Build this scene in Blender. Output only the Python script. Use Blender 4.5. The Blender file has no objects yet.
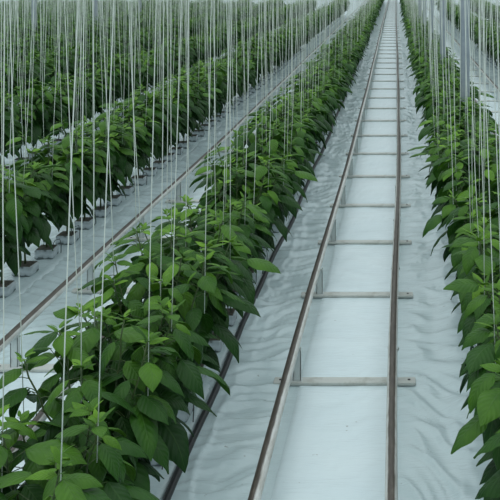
import bpy, math
import numpy as np
from math import pi, sin, cos, radians

rng = np.random.default_rng(11)
scn = bpy.context.scene
COL = scn.collection

# ------------------------------------------------------------------ layout (metres; camera stands at x=0, y=0, looks along +y)
F = 891.0                      # focal length in pixels of a 500 px frame
CX, HY = 396.0, -28.0          # vanishing point of the rows
H = 2.33                       # eye height above the floor film
PC = -0.294                    # centre of the rail path
P = 1.666                      # path spacing
GAUGE = 0.55
RAIL_Z, RAIL_R = 0.223, 0.0262
SLAB_H = 0.06
ROWS_L = [PC - P / 2 - P * k for k in range(0, 22)]
ROW_R0 = .60
PC_R = 1.50
ROWS_R = [ROW_R0, 2.38, 2.38 + P, 2.38 + 2 * P]
STEP = 0.405                   # plant spacing in a row

ONES = ['', 'first', 'second', 'third', 'fourth', 'fifth', 'sixth', 'seventh', 'eighth', 'ninth', 'tenth', 'eleventh', 'twelfth',
        'thirteenth', 'fourteenth', 'fifteenth', 'sixteenth', 'seventeenth', 'eighteenth', 'nineteenth']
TENS = {20: 'twent', 30: 'thirt', 40: 'fort', 50: 'fift', 60: 'sixt', 70: 'sevent', 80: 'eight', 90: 'ninet'}
def ordinal(n):
    if n >= 100: return 'far'
    if n < 20: return ONES[n]
    t, o = n // 10 * 10, n % 10
    return TENS[t] + ('ieth' if o == 0 else 'y-' + ONES[o])

def bend(y):
    """the whole planting swings gently to the right and back along its length"""
    t = lambda a, b: (lambda q: q * q * (3 - 2 * q))(np.clip((y - a) / (b - a), 0, 1))
    return .058 * t(3.5, 12) - .035 * t(17, 42)

def px(x, y, z):
    return CX + F * x / y, HY + F * (H - z) / y

# ------------------------------------------------------------------ object helpers
def mesh_from(name, V, faces, mats, uv=None, attrs=None, mat_idx=None, smooth=True):
    """V (n,3); faces = list of int arrays (m,k)."""
    me = bpy.data.meshes.new(name)
    V = np.asarray(V, dtype=np.float32)
    me.vertices.add(len(V)); me.vertices.foreach_set('co', V.ravel())
    loops = np.concatenate([f.ravel() for f in faces]).astype(np.int32)
    sizes = np.concatenate([np.full(len(f), f.shape[1], dtype=np.int32) for f in faces])
    starts = np.concatenate([[0], np.cumsum(sizes)[:-1]]).astype(np.int32)
    me.loops.add(len(loops)); me.loops.foreach_set('vertex_index', loops)
    me.polygons.add(len(sizes)); me.polygons.foreach_set('loop_start', starts); me.polygons.foreach_set('loop_total', sizes)
    for m in (mats if isinstance(mats, (list, tuple)) else [mats]): me.materials.append(m)
    if mat_idx is not None: me.polygons.foreach_set('material_index', np.asarray(mat_idx, dtype=np.int32))
    me.polygons.foreach_set('use_smooth', np.full(len(sizes), smooth, dtype=bool))
    if uv is not None:
        l = me.uv_layers.new(name='UVMap'); l.data.foreach_set('uv', np.asarray(uv, dtype=np.float32)[loops].ravel())
    for k, a in (attrs or {}).items():
        at = me.attributes.new(k, 'FLOAT', 'POINT'); at.data.foreach_set('value', np.asarray(a, dtype=np.float32))
    me.update(calc_edges=True); me.validate()
    return me

def link(name, data, parent=None, loc=None):
    o = bpy.data.objects.new(name, data); COL.objects.link(o)
    if parent is not None: o.parent = parent
    if loc is not None: o.location = loc
    return o

def tag(o, label=None, cat=None, group=None, kind=None):
    if label: o['label'] = label
    if cat: o['category'] = cat
    if group: o['group'] = group
    if kind: o['kind'] = kind
    return o

class MB:
    """collects shapes into one mesh"""
    def __init__(s): s.V = []; s.F = {}; s.n = 0
    def add(s, V, faces):
        V = np.asarray(V, float)
        for f in faces: s.F.setdefault(f.shape[1], []).append(f + s.n)
        s.V.append(V); s.n += len(V)
    def box(s, x0, x1, y0, y1, z0, z1, bev=0.0):
        b = bev
        if b <= 0:
            V = [(x, y, z) for z in (z0, z1) for y in (y0, y1) for x in (x0, x1)]
            s.add(V, [np.array([[0, 2, 3, 1], [4, 5, 7, 6], [0, 1, 5, 4], [1, 3, 7, 5], [3, 2, 6, 7], [2, 0, 4, 6]])])
            return
        # vertical stack of chamfered outlines
        def ring(i, z):
            a0, a1, c0, c1 = x0 + i, x1 - i, y0 + i, y1 - i
            return [(a0 + b, c0, z), (a1 - b, c0, z), (a1, c0 + b, z), (a1, c1 - b, z), (a1 - b, c1, z), (a0 + b, c1, z), (a0, c1 - b, z), (a0, c0 + b, z)]
        V = ring(b * .9, z0) + ring(0, z0 + b) + ring(0, z1 - b) + ring(b * .9, z1)
        q = []
        for r in range(3):
            for k in range(8):
                q.append([r * 8 + k, r * 8 + (k + 1) % 8, (r + 1) * 8 + (k + 1) % 8, (r + 1) * 8 + k])
        s.add(V, [np.array(q), np.array([[7, 6, 5, 4, 3, 2, 1, 0], [24, 25, 26, 27, 28, 29, 30, 31]])])
    def tube(s, pts, r, n=6, caps=True):
        pts = np.asarray(pts, float); m = len(pts)
        r = np.full(m, r) if np.isscalar(r) else np.asarray(r, float)
        T = np.gradient(pts, axis=0); T /= np.linalg.norm(T, axis=1)[:, None] + 1e-9
        ref = np.eye(3)[int(np.argmin(np.abs(T).max(0)))] + np.array([.013, .007, .011])
        A = np.cross(T, ref); A /= np.linalg.norm(A, axis=1)[:, None]; B = np.cross(T, A)
        th = np.linspace(0, 2 * pi, n, endpoint=False)
        V = pts[:, None] + r[:, None, None] * (np.cos(th)[None, :, None] * A[:, None] + np.sin(th)[None, :, None] * B[:, None])
        i, k = np.meshgrid(np.arange(m - 1), np.arange(n), indexing='ij')
        q = np.stack([i * n + k, i * n + (k + 1) % n, (i + 1) * n + (k + 1) % n, (i + 1) * n + k], -1).reshape(-1, 4)
        fs = [q]
        if caps: fs.append(np.array([list(range(n))[::-1], list(range((m - 1) * n, m * n))]))
        s.add(V.reshape(-1, 3), fs)
    def mesh(s, name, mats, smooth=False):
        return mesh_from(name, np.concatenate(s.V), [np.concatenate(v) for v in s.F.values()], mats, smooth=smooth)
    def obj(s, name, mats, parent=None, smooth=False):
        return link(name, s.mesh(name, mats, smooth), parent)

# ------------------------------------------------------------------ materials
def new_mat(name):
    m = bpy.data.materials.new(name); m.use_nodes = True
    nt = m.node_tree; nt.nodes.clear()
    out = nt.nodes.new('ShaderNodeOutputMaterial')
    b = nt.nodes.new('ShaderNodeBsdfPrincipled')
    nt.links.new(b.outputs[0], out.inputs[0])
    return m, nt, b, out
def N(nt, t, **kw):
    n = nt.nodes.new(t)
    for k, v in kw.items():
        if k in n.inputs: n.inputs[k].default_value = v
        else: setattr(n, k, v)
    return n
def math_n(nt, op, a, b=None):
    n = nt.nodes.new('ShaderNodeMath'); n.operation = op
    for i, v in enumerate((a, b)):
        if v is None: continue
        if isinstance(v, (int, float)): n.inputs[i].default_value = v
        else: nt.links.new(v, n.inputs[i])
    return n.outputs[0]
def ramp(nt, fac, stops):
    r = nt.nodes.new('ShaderNodeValToRGB'); nt.links.new(fac, r.inputs[0])
    e = r.color_ramp.elements
    while len(e) < len(stops): e.new(.5)
    for el, (p, c) in zip(e, stops): el.position = p; el.color = (*c, 1)
    return r.outputs[0]

def film_material(name, FILM_A, FILM_B, crinkle=.4):
    m, nt, b, out = new_mat(name)
    tc = N(nt, 'ShaderNodeTexCoord')
    mp = N(nt, 'ShaderNodeMapping'); mp.inputs['Scale'].default_value = (1, 1, 1); nt.links.new(tc.outputs['Object'], mp.inputs[0])
    n1 = N(nt, 'ShaderNodeTexNoise', Scale=2.2, Detail=5.0, Roughness=.6); nt.links.new(mp.outputs[0], n1.inputs['Vector'])
    col = ramp(nt, n1.outputs[0], [(.25, FILM_A), (.75, FILM_B)])
    # scattered specks of dirt
    n2 = N(nt, 'ShaderNodeTexNoise', Scale=26.0, Detail=2.0); nt.links.new(mp.outputs[0], n2.inputs['Vector'])
    dirt = ramp(nt, n2.outputs[0], [(.74, (0, 0, 0)), (.80, (.6, .6, .6))])
    mx = N(nt, 'ShaderNodeMix', data_type='RGBA'); nt.links.new(dirt, mx.inputs[0]); nt.links.new(col, mx.inputs[6]); mx.inputs[7].default_value = (.16, .17, .15, 1)
    nt.links.new(mx.outputs[2], b.inputs['Base Color'])
    b.inputs['Roughness'].default_value = .2
    b.inputs['Specular IOR Level'].default_value = .5
    # fine crinkles of the film
    mp2 = N(nt, 'ShaderNodeMapping'); mp2.inputs['Scale'].default_value = (4, 20, 9); mp2.inputs['Rotation'].default_value = (0, 0, .35)
    nt.links.new(tc.outputs['Object'], mp2.inputs[0])
    n3 = N(nt, 'ShaderNodeTexNoise', Scale=1.0, Detail=4.0, Roughness=.55, Distortion=1.2); nt.links.new(mp2.outputs[0], n3.inputs['Vector'])
    rd = math_n(nt, 'ABSOLUTE', math_n(nt, 'SUBTRACT', n3.outputs[0], .5))
    bp = N(nt, 'ShaderNodeBump', Strength=crinkle, Distance=.022); nt.links.new(rd, bp.inputs['Height'])
    nt.links.new(bp.outputs[0], b.inputs['Normal'])
    return m

def leaf_material(name, stops, trans):
    m, nt, b, out = new_mat(name)
    at = N(nt, 'ShaderNodeAttribute', attribute_name='age')
    tc = N(nt, 'ShaderNodeTexCoord')
    nz = N(nt, 'ShaderNodeTexNoise', Scale=14.0, Detail=3.0); nt.links.new(tc.outputs['Object'], nz.inputs['Vector'])
    f = math_n(nt, 'ADD', at.outputs['Fac'], math_n(nt, 'MULTIPLY', math_n(nt, 'SUBTRACT', nz.outputs[0], .5), .35))
    col = ramp(nt, f, stops)
    sp = N(nt, 'ShaderNodeSeparateXYZ'); nt.links.new(tc.outputs['UV'], sp.inputs[0])
    au = math_n(nt, 'ABSOLUTE', math_n(nt, 'SUBTRACT', sp.outputs[0], .5))         # 0 on the midrib, .5 at the edge
    # lateral veins run forward from the midrib
    ph = math_n(nt, 'SUBTRACT', math_n(nt, 'MULTIPLY', sp.outputs[1], 8.0), math_n(nt, 'MULTIPLY', au, 4.2))
    fr = math_n(nt, 'ABSOLUTE', math_n(nt, 'SUBTRACT', math_n(nt, 'FRACT', ph), .5))  # .5 on a vein
    vein = N(nt, 'ShaderNodeMapRange'); nt.links.new(fr, vein.inputs[0]); vein.inputs[1].default_value = .42; vein.inputs[2].default_value = .5
    mid = N(nt, 'ShaderNodeMapRange'); nt.links.new(au, mid.inputs[0]); mid.inputs[1].default_value = .035; mid.inputs[2].default_value = .008
    vm = math_n(nt, 'MAXIMUM', math_n(nt, 'MULTIPLY', vein.outputs[0], .35), mid.outputs[0])
    mx = N(nt, 'ShaderNodeMix', data_type='RGBA'); nt.links.new(math_n(nt, 'MULTIPLY', vm, .28), mx.inputs[0]); nt.links.new(col, mx.inputs[6]); mx.inputs[7].default_value = (.075, .16, .045, 1)
    nt.links.new(mx.outputs[2], b.inputs['Base Color'])
    b.inputs['Roughness'].default_value = .44
    b.inputs['Specular IOR Level'].default_value = .22
    bulge = math_n(nt, 'SUBTRACT', math_n(nt, 'MULTIPLY', math_n(nt, 'SUBTRACT', .5, fr), 1.0), math_n(nt, 'MULTIPLY', mid.outputs[0], .6))
    bp = N(nt, 'ShaderNodeBump', Strength=.32, Distance=.012); nt.links.new(bulge, bp.inputs['Height']); nt.links.new(bp.outputs[0], b.inputs['Normal'])
    tr = N(nt, 'ShaderNodeBsdfTranslucent'); nt.links.new(mx.outputs[2], tr.inputs[0])
    ms = N(nt, 'ShaderNodeMixShader'); ms.inputs[0].default_value = trans
    nt.links.new(b.outputs[0], ms.inputs[1]); nt.links.new(tr.outputs[0], ms.inputs[2]); nt.links.new(ms.outputs[0], out.inputs[0])
    return m

def plain(name, c, rough=.5, metal=0, noise=None, spec=.5):
    m, nt, b, out = new_mat(name)
    b.inputs['Base Color'].default_value = (*c, 1)
    b.inputs['Roughness'].default_value = rough; b.inputs['Metallic'].default_value = metal; b.inputs['Specular IOR Level'].default_value = spec
    if noise:
        c2, sc, lo, hi = noise
        tc = N(nt, 'ShaderNodeTexCoord'); nz = N(nt, 'ShaderNodeTexNoise', Scale=sc, Detail=5.0, Roughness=.65)
        nt.links.new(tc.outputs['Object'], nz.inputs['Vector'])
        nt.links.new(ramp(nt, nz.outputs[0], [(lo, c), (hi, c2)]), b.inputs['Base Color'])
    return m

def rail_material():
    """white painted tube whose top is worn to dark rusty steel by the wheels"""
    m, nt, b, out = new_mat('painted_rail')
    tc = N(nt, 'ShaderNodeTexCoord'); sp = N(nt, 'ShaderNodeSeparateXYZ'); nt.links.new(tc.outputs['Object'], sp.inputs[0])
    mp = N(nt, 'ShaderNodeMapping'); mp.inputs['Scale'].default_value = (30, 5, 30); nt.links.new(tc.outputs['Object'], mp.inputs[0])
    nz = N(nt, 'ShaderNodeTexNoise', Scale=1.0, Detail=6.0, Roughness=.7); nt.links.new(mp.outputs[0], nz.inputs['Vector'])
    h = math_n(nt, 'ADD', math_n(nt, 'DIVIDE', sp.outputs[2], RAIL_R), math_n(nt, 'MULTIPLY', math_n(nt, 'SUBTRACT', nz.outputs[0], .5), .22))
    worn = N(nt, 'ShaderNodeMapRange'); nt.links.new(h, worn.inputs[0]); worn.inputs[1].default_value = .68; worn.inputs[2].default_value = .80
    n2 = N(nt, 'ShaderNodeTexNoise', Scale=1.6, Detail=5.0, Roughness=.7); nt.links.new(mp.outputs[0], n2.inputs['Vector'])
    rust = ramp(nt, n2.outputs[0], [(.3, (.032, .027, .021)), (.6, (.080, .069, .055)), (.85, (.19, .175, .15))])
    paint = ramp(nt, n2.outputs[0], [(.3, (.40, .40, .36)), (.55, (.60, .63, .61)), (.8, (.66, .71, .71))])
    mx = N(nt, 'ShaderNodeMix', data_type='RGBA'); nt.links.new(worn.outputs[0], mx.inputs[0]); nt.links.new(paint, mx.inputs[6]); nt.links.new(rust, mx.inputs[7])
    nt.links.new(mx.outputs[2], b.inputs['Base Color']); b.inputs['Roughness'].default_value = .5
    return m

M_FILM = film_material('white_film', (.51, .64, .665), (.595, .725, .745), .3)
M_FILM2 = film_material('paler_white_film', (.63, .76, .795), (.69, .81, .835), .25)  # paler tone than the floor film, for the strips between the rails
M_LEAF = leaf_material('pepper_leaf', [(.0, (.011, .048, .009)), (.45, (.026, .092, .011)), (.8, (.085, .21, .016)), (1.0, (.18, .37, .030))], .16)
M_STEM = plain('green_stem', (.03, .07, .018), .5, 0, ((.07, .11, .03), 20, .35, .65))
M_RAIL = rail_material()
M_TIE = plain('tie_paint', (.50, .535, .505), .5, 0, ((.30, .31, .27), 14, .5, .8))
M_STAND = plain('stand_paint', (.55, .60, .59), .45, 0, ((.30, .31, .28), 18, .55, .8))
M_HOSE = plain('black_hose', (.012, .014, .016), .45)
M_STRING = plain('pale_string', (.66, .72, .66), .6)
M_STEEL = plain('galvanised_steel', (.30, .35, .40), .45, .5, ((.38, .43, .47), 8, .35, .65))
M_WOOL = plain('wet_stone_wool', (.035, .04, .032), .9, 0, ((.09, .085, .06), 40, .4, .6))
def wrap_material():
    m, nt, b, out = new_mat('block_wrap')
    tc = N(nt, 'ShaderNodeTexCoord'); sp = N(nt, 'ShaderNodeSeparateXYZ'); nt.links.new(tc.outputs['Object'], sp.inputs[0])
    nz = N(nt, 'ShaderNodeTexNoise', Scale=22.0, Detail=4.0); nt.links.new(tc.outputs['Object'], nz.inputs['Vector'])
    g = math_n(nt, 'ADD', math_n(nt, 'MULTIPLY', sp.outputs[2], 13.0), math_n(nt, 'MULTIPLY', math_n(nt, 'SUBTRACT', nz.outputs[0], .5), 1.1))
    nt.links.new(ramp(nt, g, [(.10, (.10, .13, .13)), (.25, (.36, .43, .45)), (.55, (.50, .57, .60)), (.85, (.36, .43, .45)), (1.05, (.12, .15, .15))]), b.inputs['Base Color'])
    b.inputs['Roughness'].default_value = .25
    return m
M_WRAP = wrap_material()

# ------------------------------------------------------------------ floor film
_tab = np.random.default_rng(5).random((256, 256))
def vnoise(x, y):
    xi, yi = np.floor(x).astype(int), np.floor(y).astype(int)
    fx, fy = x - xi, y - yi
    fx = fx * fx * fx * (fx * (fx * 6 - 15) + 10); fy = fy * fy * fy * (fy * (fy * 6 - 15) + 10)
    g = lambda a, b: _tab[a & 255, b & 255]
    return (g(xi, yi) * (1 - fx) + g(xi + 1, yi) * fx) * (1 - fy) + (g(xi, yi + 1) * (1 - fx) + g(xi + 1, yi + 1) * fx) * fy
def sstep(a, b, t):
    t = np.clip((t - a) / (b - a), 0, 1); return t * t * (3 - 2 * t)
def floor_height(x, y):
    pcs = np.array([PC - P * k for k in range(22)] + [PC_R, PC_R + 1.7, PC_R + 3.4])
    u = np.full(x.shape, 9.); s = np.zeros(x.shape)
    for c in pcs:
        d = x - c; m = np.abs(d) < u; u = np.where(m, np.abs(d), u); s = np.where(m, np.sign(d), s)
    wx = x + .16 * (vnoise(x * 2.3 + 7, y * 1.7) - .5); wy = y + .30 * (vnoise(x * 1.9 + 31, y * 1.4 + 3) - .5)
    wx = wx + .07 * (vnoise(x * 6 + 17, y * 5 + 41) - .5); wy = wy + .09 * (vnoise(x * 5 + 91, y * 6 + 13) - .5) + .35 * (vnoise(x * 3.1 + 5, y * .8 + 77) - .5)
    # folds that fan out from the rails towards the rows, seen on each side
    a1 = .55
    p1 = wx * sin(a1) * s + wy * cos(a1); q1 = wx * cos(a1) * s - wy * sin(a1)
    r1 = .6 * (1 - np.abs(2 * vnoise(p1 * 8, q1 * 1.5 + 11) - 1)) ** 3 + .5 * (1 - np.abs(2 * vnoise(p1 * 17 + 40, q1 * 3.1 + 21) - 1)) ** 3
    r2 = (1 - np.abs(2 * vnoise(wy * 13 + 50, wx * 3.0 + 9) - 1)) ** 3.5
    r3 = (1 - np.abs(2 * vnoise(wx * 12 + 80, wy * 2.2 + 5) - 1)) ** 2.5
    k = vnoise(x * 1.5 + 3, y * .9 + 70)
    folds = .022 * r1 * sstep(.2, .5, k) + .012 * r2 * sstep(.75, .35, k) + .017 * r3 * sstep(.45, .8, u) + .002 * vnoise(wx * 22, wy * 22)
    side = sstep(.22, .38, u)
    tiefree = 1 - .6 * sstep(.45, .30, u)
    base = .028 * sstep(.5, .72, u)
    mid = .0016 * r1 + .0022 * r2 + .0006 * vnoise(wx * 14, wy * 14)
    return folds * side * tiefree * 1.15 + mid * (1 - side) * 1.5 + base

def build_floor():
    xs = np.concatenate([np.linspace(-42, -8.2, 160), np.arange(-8, -3.4, .06), np.arange(-3.38, 1.3, .0125), np.linspace(1.32, 4, 110), np.linspace(4.2, 14, 30)])
    ys = [0.4]
    while ys[-1] < 115: ys.append(ys[-1] + max(.012, .0042 * ys[-1]))
    ys = np.array(ys)
    X, Y = np.meshgrid(xs, ys)
    Z = floor_height(X - bend(Y), Y) * sstep(60, 20, Y)
    V = np.stack([X, Y, Z], -1).reshape(-1, 3)
    n = len(xs); i, k = np.meshgrid(np.arange(len(ys) - 1), np.arange(n - 1), indexing='ij')
    q = np.stack([i * n + k, i * n + k + 1, (i + 1) * n + k + 1, (i + 1) * n + k], -1).reshape(-1, 4)
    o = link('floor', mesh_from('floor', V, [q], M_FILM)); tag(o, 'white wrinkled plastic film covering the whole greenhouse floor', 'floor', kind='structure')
build_floor()
def runner(pc, y0, y1, n, label):
    """second, paler sheet of film laid between the two rails"""
    ys = [y0]
    while ys[-1] < y1: ys.append(ys[-1] + max(.02, .006 * ys[-1]))
    ys = np.array(ys); c = np.linspace(-1, 1, 40)
    half = .258 + .012 * (vnoise(ys * 1.3, ys * 0 + 9 + pc) - .5)
    X = pc + .006 + bend(ys)[:, None] + c[None] * half[:, None]; Y = np.broadcast_to(ys[:, None], X.shape)
    Z = floor_height(X - bend(Y), Y) * sstep(60, 20, Y) + .007 - .004 * (np.abs(c) > .99)[None]
    m = len(c); i, k = np.meshgrid(np.arange(len(ys) - 1), np.arange(m - 1), indexing='ij')
    q = np.stack([i * m + k, i * m + k + 1, (i + 1) * m + k + 1, (i + 1) * m + k], -1).reshape(-1, 4)
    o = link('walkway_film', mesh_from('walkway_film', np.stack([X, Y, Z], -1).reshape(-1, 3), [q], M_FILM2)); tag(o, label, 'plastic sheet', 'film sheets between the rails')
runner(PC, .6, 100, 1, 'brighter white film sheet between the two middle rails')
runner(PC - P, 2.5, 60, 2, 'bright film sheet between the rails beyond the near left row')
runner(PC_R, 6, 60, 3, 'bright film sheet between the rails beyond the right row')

# ------------------------------------------------------------------ substrate strips under the rows
def build_slab(x, y0, y1, label, half=.12):
    prof = [(-half - .03, .0), (-half, .035), (-half + .015, .052), (-half + .05, SLAB_H), (0, SLAB_H + .002), (half - .05, SLAB_H), (half - .015, .052), (half, .035), (half + .03, .0)]
    ys = np.arange(y0, y1 + .01, .3)
    V = []
    for y in ys:
        for (a, z) in prof: V.append((bend(y) + a + .006 * sin(y * 7 + a * 30), y, z + .003 * sin(y * 11 + a * 50)))
    m = len(prof); i, k = np.meshgrid(np.arange(len(ys) - 1), np.arange(m - 1), indexing='ij')
    q = np.stack([i * m + k, (i * m + k + 1), (i + 1) * m + k + 1, (i + 1) * m + k], -1).reshape(-1, 4)
    V = np.array(V); V[:, 0] += 0
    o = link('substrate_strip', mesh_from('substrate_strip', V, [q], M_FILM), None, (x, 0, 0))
    tag(o, label, 'growing strip', 'film-wrapped growing strips under the plant rows')

ROW_NAMES_L = ['row left of the rails', 'second row left of the rails'] + [f'{ordinal(k + 1)} row left of the rails' for k in range(2, 22)]
ROW_NAMES_R = ['row right of the rails', 'second row right of the rails', 'third row right of the rails', 'fourth row right of the rails']

# ------------------------------------------------------------------ rails and their supports
def rail(x, label, y0=.6, y1=100, tilt=0):
    mb = MB()
    ys = np.arange(y0, y1, .9)
    pts = np.stack([.004 * np.sin(ys * .9 + x) + bend(ys), ys, .002 * np.sin(ys * 1.3)], -1)
    mb.tube(pts, RAIL_R, 14)
    o = mb.obj('pipe_rail', M_RAIL, None, True); o.location = (x, 0, RAIL_Z); o.rotation_euler = (0, tilt, 0)
    tag(o, label, 'rail', 'pipe rails on the floor')

rail(PC - GAUGE / 2, 'left one of the two worn white pipe rails along the open middle path', tilt=-.38)
rail(PC + GAUGE / 2, 'right one of the two worn white pipe rails along the open middle path')
rail(PC - P - GAUGE / 2, 'worn white pipe rail beside the potted second row on the left')
rail(PC - P + GAUGE / 2, 'pipe rail half hidden behind leaves, left of the near left row')
rail(PC_R - GAUGE / 2, 'pipe rail hidden behind the right row, nearer side of its path', 6)
rail(PC_R + GAUGE / 2, 'pipe rail seen past the grey posts on the right', 6)

def support_meshes():
    L = .40
    t = MB(); t.box(-L, L, -.036, .036, .010, .028, .003); tie = t.mesh('cross_tie', M_TIE)
    bolts = []
    for a in (-L + .03, L - .045):
        b = MB(); b.box(a, a + .015, -.006, .006, .028, .032, .001); bolts.append(b.mesh('bolt', M_HOSE))
    out = []
    for s in (-1, 1):
        c = s * (GAUGE / 2) - s * .006
        d = MB()
        d.box(c - .022, c + .022, -.016, -.011, .030, RAIL_Z - .016)     # front web of a channel
        d.box(c - .022, c - .018, -.016, .018, .030, RAIL_Z - .016)
        d.box(c + .018, c + .022, -.016, .018, .030, RAIL_Z - .016)
        d.box(c - .032, c + .032, -.024, .024, .023, .030, .002)
        stand = d.mesh('stand', M_STAND)
        e = MB(); th = np.linspace(pi * 1.0, 2 * pi, 9)
        for yy in (-.026,):
            e.tube([(s * GAUGE / 2 + .030 * cos(a), yy, RAIL_Z + .030 * sin(a)) for a in th], .005, 5)
        out.append((stand, e.mesh('rail_clip', M_STAND)))
    return tie, bolts, out
TIE, BOLTS, STANDS = support_meshes()
def support(x, y, label, group, small=False):
    r = link('rail_support', None, None, (x + bend(y), y, 0)); tag(r, label, 'rail support', group)
    t = link('cross_tie', TIE, r)
    for b in ([] if small else BOLTS): link('bolt', b, t)
    for st, cl in STANDS:
        s = link('stand', st, r)
        if not small: link('rail_clip', cl, s)
for i in range(56):
    y = [5.03, 6.38, 7.62, 8.82][i] if i < 4 else 5.04 + 1.26 * i
    if i < 24:
        support(PC, y, f'{"nearest" if i == 0 else ordinal(i + 1) + " nearest"} white metal cross tie under the two middle rails', 'cross ties under the middle rails', i > 8)
    else:
        support(PC, y, 'tiny distant cross tie near the vanishing end of the middle rails', 'far cross ties of the middle path', True)
for i in range(14):
    y = 5.2 + 1.26 * i
    support(PC - P, y, f'{"nearest" if i == 0 else ordinal(i + 1) + " nearest"} cross tie under the rails beyond the near left row', 'cross ties of the left path', i > 4)
for i in range(10):
    y = 12.2 + 1.26 * i
    support(PC_R, y, f'{"nearest" if i == 0 else ordinal(i + 1) + " nearest"} cross tie under the rails beyond the right row', 'cross ties of the right path', True)

# black irrigation hose along the near left row
hose = MB()
ys = np.arange(1.2, 75, .35)
hose.tube(np.stack([bend(ys) + ROWS_L[0] + .135 + .010 * np.sin(ys * 1.7) + .006 * np.sin(ys * 4.1), ys, .062 + .006 * np.sin(ys * 2.9)], -1), .0175, 10)
tag(hose.obj('irrigation_hose', M_HOSE, None, True), 'black irrigation hose lying along the foot of the near left row', 'hose')

# ------------------------------------------------------------------ pepper plants
def leaf(L, W, base, az, pitch0, bend, yaw, roll, nu, nv, fold, wav, ph):
    t = np.linspace(0, 1, nv + 1)
    pit = pitch0 - bend * t ** 1.15; ya = az + yaw * t
    T = np.stack([np.cos(pit) * np.cos(ya), np.cos(pit) * np.sin(ya), np.sin(pit)], -1)
    Pm = base + np.concatenate([[[0, 0, 0]], np.cumsum((T[1:] + T[:-1]) / 2 * (L / nv), 0)])
    S0 = np.stack([-np.sin(ya), np.cos(ya), 0 * ya], -1); N0 = np.cross(T, S0)
    S = S0 * cos(roll) + N0 * sin(roll); Nn = np.cross(T, S)
    f = t ** .60 * (1 - t) ** 1.02; f /= f.max(); f = np.maximum(f, 0.02)
    w = W / 2 * f
    u = np.linspace(-1, 1, nu + 1)
    hgt = (np.abs(u)[None] * sin(fold) - .42 * (u ** 2)[None]) * w[:, None] + wav * L * np.sin(2 * pi * 2.6 * t[:, None] + ph + 1.3 * np.sign(u)[None]) * (u ** 2)[None]
    V = Pm[:, None] + S[:, None] * (u[None, :, None] * w[:, None, None] * cos(fold * .8)) + Nn[:, None] * hgt[..., None]
    uv = np.stack(np.broadcast_arrays((u[None] + 1) / 2, t[:, None]), -1)
    n = nu + 1; i, k = np.meshgrid(np.arange(nv), np.arange(nu), indexing='ij')
    q = np.stack([i * n + k, i * n + k + 1, (i + 1) * n + k + 1, (i + 1) * n + k], -1).reshape(-1, 4)
    return V.reshape(-1, 3), uv.reshape(-1, 2), q

class LeafSet:
    def __init__(s): s.V = []; s.uv = []; s.q = []; s.age = []; s.n = 0
    def add(s, V, uv, q, age):
        s.V.append(V); s.uv.append(uv); s.q.append(q + s.n); s.age.append(np.full(len(V), age)); s.n += len(V)
    def arrays(s): return np.concatenate(s.V), np.concatenate(s.uv), np.concatenate(s.q), np.concatenate(s.age)

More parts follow.
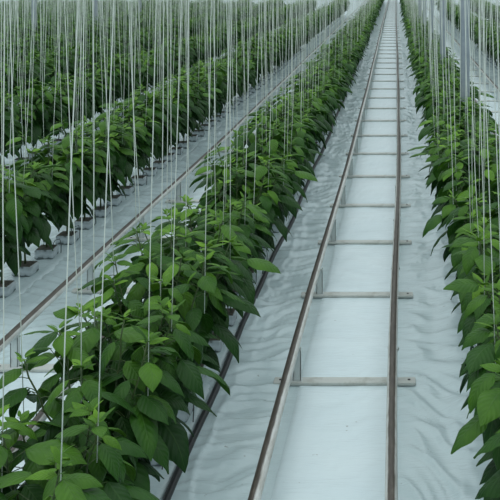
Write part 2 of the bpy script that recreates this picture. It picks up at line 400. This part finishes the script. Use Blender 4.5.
ORIGIN_Z = SLAB_H            # plants stand on the strips
def make_plant(seed, nu, nv, dens=1.0):
    g = np.random.default_rng(seed)
    fol, tip = LeafSet(), LeafSet()
    stem = MB()
    zt = .93 - ORIGIN_Z + g.uniform(-.05, .05)
    fork = np.array([g.uniform(-.012, .012), g.uniform(-.012, .012), .31])
    stem.tube([(0, 0, .066), fork * [.6, .6, .6] + [.004, 0, .02], fork], [.0075, .0065, .006], 6)
    na = 5
    axes = []
    a0 = g.uniform(0, pi)
    for j in range(na):
        a = a0 + j * 2 * pi / na + g.uniform(-.4, .4)
        top = np.array([.27 * cos(a) * g.uniform(.6, 1.1), .17 * sin(a) * g.uniform(.7, 1.1), zt * g.uniform(.84, 1.0)])
        mid = fork * .5 + top * .5 + np.array([cos(a), sin(a), 0]) * .04
        tt = np.linspace(0, 1, 9)[:, None]
        pts = (1 - tt) ** 2 * fork + 2 * tt * (1 - tt) * mid + tt ** 2 * top
        pts[1:-1, :2] += g.uniform(-.007, .007, (7, 2))
        axes.append(pts)
        stem.tube(pts, np.linspace(.0055, .0028, 9), 5)
    for j, pts in enumerate(axes):
        nn = int(12 * dens)
        az = g.uniform(0, 2 * pi)
        for k in range(nn):
            h = ((k + g.uniform(0, .8)) / nn) ** .85 * .97
            s = h * 8; i0 = min(int(s), 7); p = pts[i0] + (pts[i0 + 1] - pts[i0]) * (s - i0)
            for rep in range(2 if g.random() < .75 else 1):
                az += 2.4 + g.uniform(-.5, .5)
                # leaves turn out of the row towards the light of the paths
                out = np.array([p[0] * 4.0 + cos(az) * 1.05, p[1] * .8 + sin(az) * .85])
                aa = math.atan2(out[1], out[0])
                size = (1 - .42 * h ** 3) * g.uniform(.74, 1.15)
                if rep: size *= g.uniform(.55, .9)
                L = .222 * size; W = L * g.uniform(.50, .64)
                pl = .075 * size * g.uniform(.6, 1.2)
                if not rep and h < .75 and g.random() < .30: pl += g.uniform(.04, .10)
                if h < .5: W *= g.uniform(.74, 1.0)
                pe = g.uniform(.1, .6) * (.5 + h)
                d = np.array([cos(aa) * cos(pe), sin(aa) * cos(pe), sin(pe)])
                b = p + d * pl
                stem_p = [p, p + d * pl * .5 + [0, 0, .004], b]
                stem.tube(stem_p, .0016, 4, False)
                p0 = pe * .5 - g.uniform(.2, .95) * (1.15 - h * .5)
                V, uv, q = leaf(L, W, b, aa, p0, g.uniform(.55, 1.35), g.uniform(-.4, .4), g.uniform(-.35, .35), nu, nv, g.uniform(.05, .4), g.uniform(.004, .018), g.uniform(0, 6))
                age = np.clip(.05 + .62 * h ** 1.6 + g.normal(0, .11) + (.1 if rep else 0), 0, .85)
                fol.add(V, uv, q, age)
        # bright shoot tip
        for k in range(6):
            aa = k * 2.4 + g.uniform(-.4, .4)
            L = g.uniform(.035, .085) * (1.15 - .08 * k); b = pts[-1] + np.array([cos(aa) * .006, sin(aa) * .006, -.012 + .005 * k])
            V, uv, q = leaf(L, L * g.uniform(.42, .56), b, aa, g.uniform(.1, .55) + .09 * k, g.uniform(.2, .8), g.uniform(-.3, .3), g.uniform(-.3, .3), nu, max(nv - 4, 3), .35, .01, 0)
            tip.add(V, uv, q, g.uniform(.62, .95))
    return fol, tip, stem, axes

def jitter_block():
    b = MB(); b.box(-.068, .068, -.068, .068, 0, .070, .008)
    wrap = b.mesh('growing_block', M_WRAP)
    t = MB(); t.box(-.060, .060, -.060, .060, .066, .0725, .002)
    return wrap, t.mesh('wool_top', M_WOOL)
BLOCK, WOOL = jitter_block()

NVAR = 9
VARS = []
for v in range(NVAR):
    fol, tip, stem, axes = make_plant(100 + v, 6, 10)
    A, B, Q, G = fol.arrays(); mf = mesh_from('foliage', A, [Q], M_LEAF, B, {'age': G})
    A2, B2, Q2, G2 = tip.arrays(); mt = mesh_from('young_leaves', A2, [Q2], M_LEAF, B2, {'age': G2})
    ms = stem.mesh('stem', M_STEM, True)
    dr = MB()                                         # thin black drip tube with its peg
    s = 1 if v % 2 else -1
    dr.tube([(.082, s * .075, .004), (.085, s * .07, .07), (.08, s * .05, .115), (.055, s * .02, .115), (.035, s * .01, .070)], .0028, 5)
    md = dr.mesh('drip_tube', M_HOSE, True)
    VARS.append((mf, mt, ms, md, [a[-1] for a in axes]))
# one-mesh copies for plants too far off to show their parts
def joined_variant(seed, nu, nv, dens):
    fol, tip, stem, axes = make_plant(seed, nu, nv, dens)
    A, B, Q, G = fol.arrays(); A2, B2, Q2, G2 = tip.arrays()
    return np.concatenate([A, A2]), np.concatenate([B, B2]), np.concatenate([Q, Q2 + len(A)]), np.concatenate([G, G2]), [a[-1] for a in axes], stem
MIDV = []
for v in range(6):
    A, B, Q, G, tops, stem = joined_variant(300 + v, 4, 6, 1.0)
    q4 = [Q]; mi = [np.zeros(len(Q))]; nv0 = len(A); other = []
    blk = MB(); blk.box(-.068, .068, -.068, .068, 0, .070, .008)
    for mb, k in ((stem, 1), (blk, 2)):
        SV = np.concatenate(mb.V); f4 = np.concatenate(mb.F[4])
        q4.append(f4 + nv0); mi.append(np.full(len(f4), k))
        for sz, fl in mb.F.items():
            if sz != 4:
                ff = np.concatenate(fl); other.append((ff + nv0, k))
        A = np.concatenate([A, SV]); B = np.concatenate([B, np.zeros((len(SV), 2))]); G = np.concatenate([G, np.zeros(len(SV))]); nv0 = len(A)
    for ff, k in other: mi.append(np.full(len(ff), k))
    MIDV.append((mesh_from('pepper_plant', A, [np.concatenate(q4)] + [o_[0] for o_ in other], [M_LEAF, M_STEM, M_WRAP], B, {'age': G}, np.concatenate(mi)), tops))
LOWV = [joined_variant(400 + v, 2, 3, .75) for v in range(5)]

# spots ------------------------------------------------------------
def row_spots():
    spots = []
    rows = [('L', k, x) for k, x in enumerate(ROWS_L)] + [('R', k, x) for k, x in enumerate(ROWS_R)]
    for side, k, x in rows:
        ph = {('L', 0): 2.12, ('L', 1): 5.47, ('R', 0): 2.62}.get((side, k), 2.0 + .17 * k)
        yend = 76 if k == 0 else 47
        y = ph; idx = 0
        while y < yend:
            jy = y + rng.uniform(-.03, .03)
            xl, _ = px(x - .33, jy, .6); xr, _ = px(x + .33, jy, .6); _, yt = px(x, jy, .95); _, yb = px(x, jy, .15)
            vis = xr > 2 and xl < 498 and yb > 0 and yt < 498 and (side != 'R' or k != 0 or True)
            if vis:
                idx += 1
                spots.append(dict(side=side, k=k, x=bend(jy) + x + rng.uniform(-.015, .015), y=jy, idx=idx, row=(ROW_NAMES_L if side == 'L' else ROW_NAMES_R)[k]))
            y += STEP
    spots.sort(key=lambda s: s['y'])
    return spots
SPOTS = row_spots()
strings = []
stuffV, stuffU, stuffQ, stuffG, off = [], [], [], [], 0
N_IND = 300
for n, s in enumerate(SPOTS):
    rz = (0 if rng.random() < .5 else pi) + rng.uniform(-.3, .3)
    sc = rng.uniform(.94, 1.06) * (1.07 if s['k'] else 1.04)
    fl = rng.integers(0, 9999)
    lab = f"{ordinal(s['idx'])} leafy pepper plant from the front in the {s['row']}"
    grp = f"pepper plants in the {s['row']}"
    if n < N_IND and s['y'] < 14:
        mf, mt, ms, md, tops = VARS[fl % NVAR]
        r = link('pepper_plant', None, None, (s['x'], s['y'], ORIGIN_Z)); r.rotation_euler = (0, 0, rz); r.scale = (sc, sc, sc)
        tag(r, lab, 'plant', grp)
        link('stem', ms, r); link('foliage', mf, r); tag(link('young_leaves', mt, r), 'small bright green shoot tips')
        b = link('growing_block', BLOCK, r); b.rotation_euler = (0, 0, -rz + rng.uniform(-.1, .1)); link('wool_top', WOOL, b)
        if s['k'] <= 1: link('drip_tube', md, r)
    elif n < N_IND:
        me, tops = MIDV[fl % len(MIDV)]
        o = link('pepper_plant', me, None, (s['x'], s['y'], ORIGIN_Z)); o.rotation_euler = (0, 0, rz); o.scale = (sc, sc, sc)
        tag(o, lab, 'plant', grp)
    else:
        A, B, Q, G, tops, _ = LOWV[fl % len(LOWV)]
        c, d = cos(rz), sin(rz)
        V = np.stack([(A[:, 0] * c - A[:, 1] * d) * sc + s['x'], (A[:, 0] * d + A[:, 1] * c) * sc + s['y'], A[:, 2] * sc + ORIGIN_Z], -1)
        stuffV.append(V); stuffU.append(B); stuffQ.append(Q + off); stuffG.append(G); off += len(V)
    c, d = cos(rz), sin(rz)
    order = sorted(tops, key=lambda t: t[0] * c - t[1] * d)
    for lean, t in ((-1, order[0]), (0, order[len(order) // 2]), (1, order[-1])):
        tx, ty = (t[0] * c - t[1] * d) * sc + s['x'], (t[0] * d + t[1] * c) * sc + s['y']
        strings.append((s, lean, tx, ty, t[2] * sc + ORIGIN_Z))
o = link('distant_pepper_crop', mesh_from('distant_pepper_crop', np.concatenate(stuffV), [np.concatenate(stuffQ)], M_LEAF, np.concatenate(stuffU), {'age': np.concatenate(stuffG)}))
tag(o, 'distant mass of green pepper plants filling the far ends of the rows', 'plants', kind='stuff')

for k in range(12): build_slab(ROWS_L[k], 1.5 if k == 0 else 4, 76 if k == 0 else 50, f'white film growing strip under the {ROW_NAMES_L[k]}')
for k in range(3): build_slab(ROWS_R[k], 1.8 if k == 0 else 8, 76 if k == 0 else 50, f'white film growing strip under the {ROW_NAMES_R[k]}')

# ------------------------------------------------------------------ strings
R_STR, TOP = .0024, 3.6
def string_path(lean, tx, ty, tz, g, m=7):
    z0 = tz - g.uniform(.08, .30)
    t = np.linspace(0, 1, m)
    dx = lean * g.uniform(.03, .13) + (0 if lean else g.uniform(-.012, .012)); dy = g.uniform(-.12, .12)
    bow = g.uniform(-.012, .012)
    x = tx + dx * t + bow * np.sin(pi * t) + g.uniform(-.004, .004, m) * (t > 0)
    y = ty + dy * t + g.uniform(-.004, .004, m)
    return np.stack([x, y, z0 + (TOP - z0) * t], -1)
gs = np.random.default_rng(78)
ind, cur = 0, MB()
for s, lean, tx, ty, tz in strings:
    pth = string_path(lean, tx, ty, tz, gs, 7 if s['y'] < 12 else 3)
    xa, ya = px(*pth[0]); xb, _ = px(*pth[-1])
    seen = -4 < xa < 504 and ya > 3
    if seen and ind < N_IND:
        ind += 1
        mb = MB(); mb.tube(pth - pth[0], .0019 if s['y'] < 9 else .0022, 6)
        o = mb.obj('support_string', M_STRING, None, True); o.location = pth[0]
        tag(o, f"pale string {'leaning left' if lean < 0 else 'leaning right' if lean > 0 else 'hanging straight'} over the {ordinal(s['idx'])} plant in the {s['row']}", 'string', f"strings over the {s['row']}")
    else:
        cur.tube(pth, R_STR, 3, False)
# strings of rows whose plants lie behind the ones in view
for k in range(0, 22):
    y = 47 + rng.uniform(0, .4) if k else 76
    while y < 76:
        for lean in (-1, 0, 1):
            xa, _ = px(ROWS_L[k], y, 1)
            if -10 < xa < 510: cur.tube(string_path(lean, ROWS_L[k] + lean * .1, y, .95, gs, 2), R_STR, 3, False)
        y += STEP
tag(cur.obj('distant_support_strings', M_STRING, None, True), 'dense pale veil of support strings over the distant rows', 'strings', kind='stuff')

# ------------------------------------------------------------------ galvanised posts
def post(x, y, label):
    r = link('steel_post', None, None, (x, y, 0)); tag(r, label, 'post', 'galvanised greenhouse posts')
    m = MB(); m.box(-.048, .048, -.048, .048, .012, 4.2, .004); m.obj('shaft', M_STEEL, r)
    m = MB(); m.box(-.09, .09, -.09, .09, .0, .014, .003); m.obj('base_plate', M_STEEL, r)
for i in range(5):
    post(.78, 10.07 + 4.72 * i, f'{"nearest" if i == 0 else ordinal(i + 1) + " nearest"} grey steel post behind the right row')
for i in range(3):
    post(-9.30, 22.9 + 4.72 * i, ['grey steel post at the upper left corner, behind the strings', 'grey steel post at the top left, second from the corner', 'distant grey steel post at the top, third from the left corner'][i])

# ------------------------------------------------------------------ light: overcast daylight through a white roof
w = bpy.data.worlds.new('World'); scn.world = w; w.use_nodes = True
nt = w.node_tree; nt.nodes.clear()
wo = nt.nodes.new('ShaderNodeOutputWorld'); bg = nt.nodes.new('ShaderNodeBackground'); nt.links.new(bg.outputs[0], wo.inputs[0])
tc = nt.nodes.new('ShaderNodeTexCoord'); sp = nt.nodes.new('ShaderNodeSeparateXYZ'); nt.links.new(tc.outputs['Generated'], sp.inputs[0])
c = ramp(nt, sp.outputs[2], [(0.0, (.26, .32, .34)), (.12, (.40, .47, .50)), (.45, (.80, .90, .94)), (1.0, (1.08, 1.17, 1.20))])
nt.links.new(c, bg.inputs[0]); bg.inputs[1].default_value = 1.0
sun = bpy.data.lights.new('overcast_sun', 'SUN'); sun.energy = .5; sun.angle = radians(70); sun.color = (1, .99, .96)
so = link('overcast_sun', sun, None, (0, 0, 8)); so.rotation_euler = (radians(22), radians(-14), 0)

# ------------------------------------------------------------------ camera
cam = bpy.data.cameras.new('camera'); co = link('camera', cam, None, (0, 0, H)); co.rotation_euler = (pi / 2, 0, 0)
cam.sensor_width = 36; cam.sensor_fit = 'HORIZONTAL'; cam.lens = F / 500 * 36
cam.shift_x = -(CX - 250) / 500; cam.shift_y = -(250 - HY) / 500
cam.clip_start = .05; cam.clip_end = 300
scn.camera = co

vs = scn.view_settings
scn.display_settings.display_device = 'sRGB'
vs.view_transform = 'Standard'; vs.look = 'None'; vs.gamma = 1; vs.use_curve_mapping = False
vs.exposure = .0
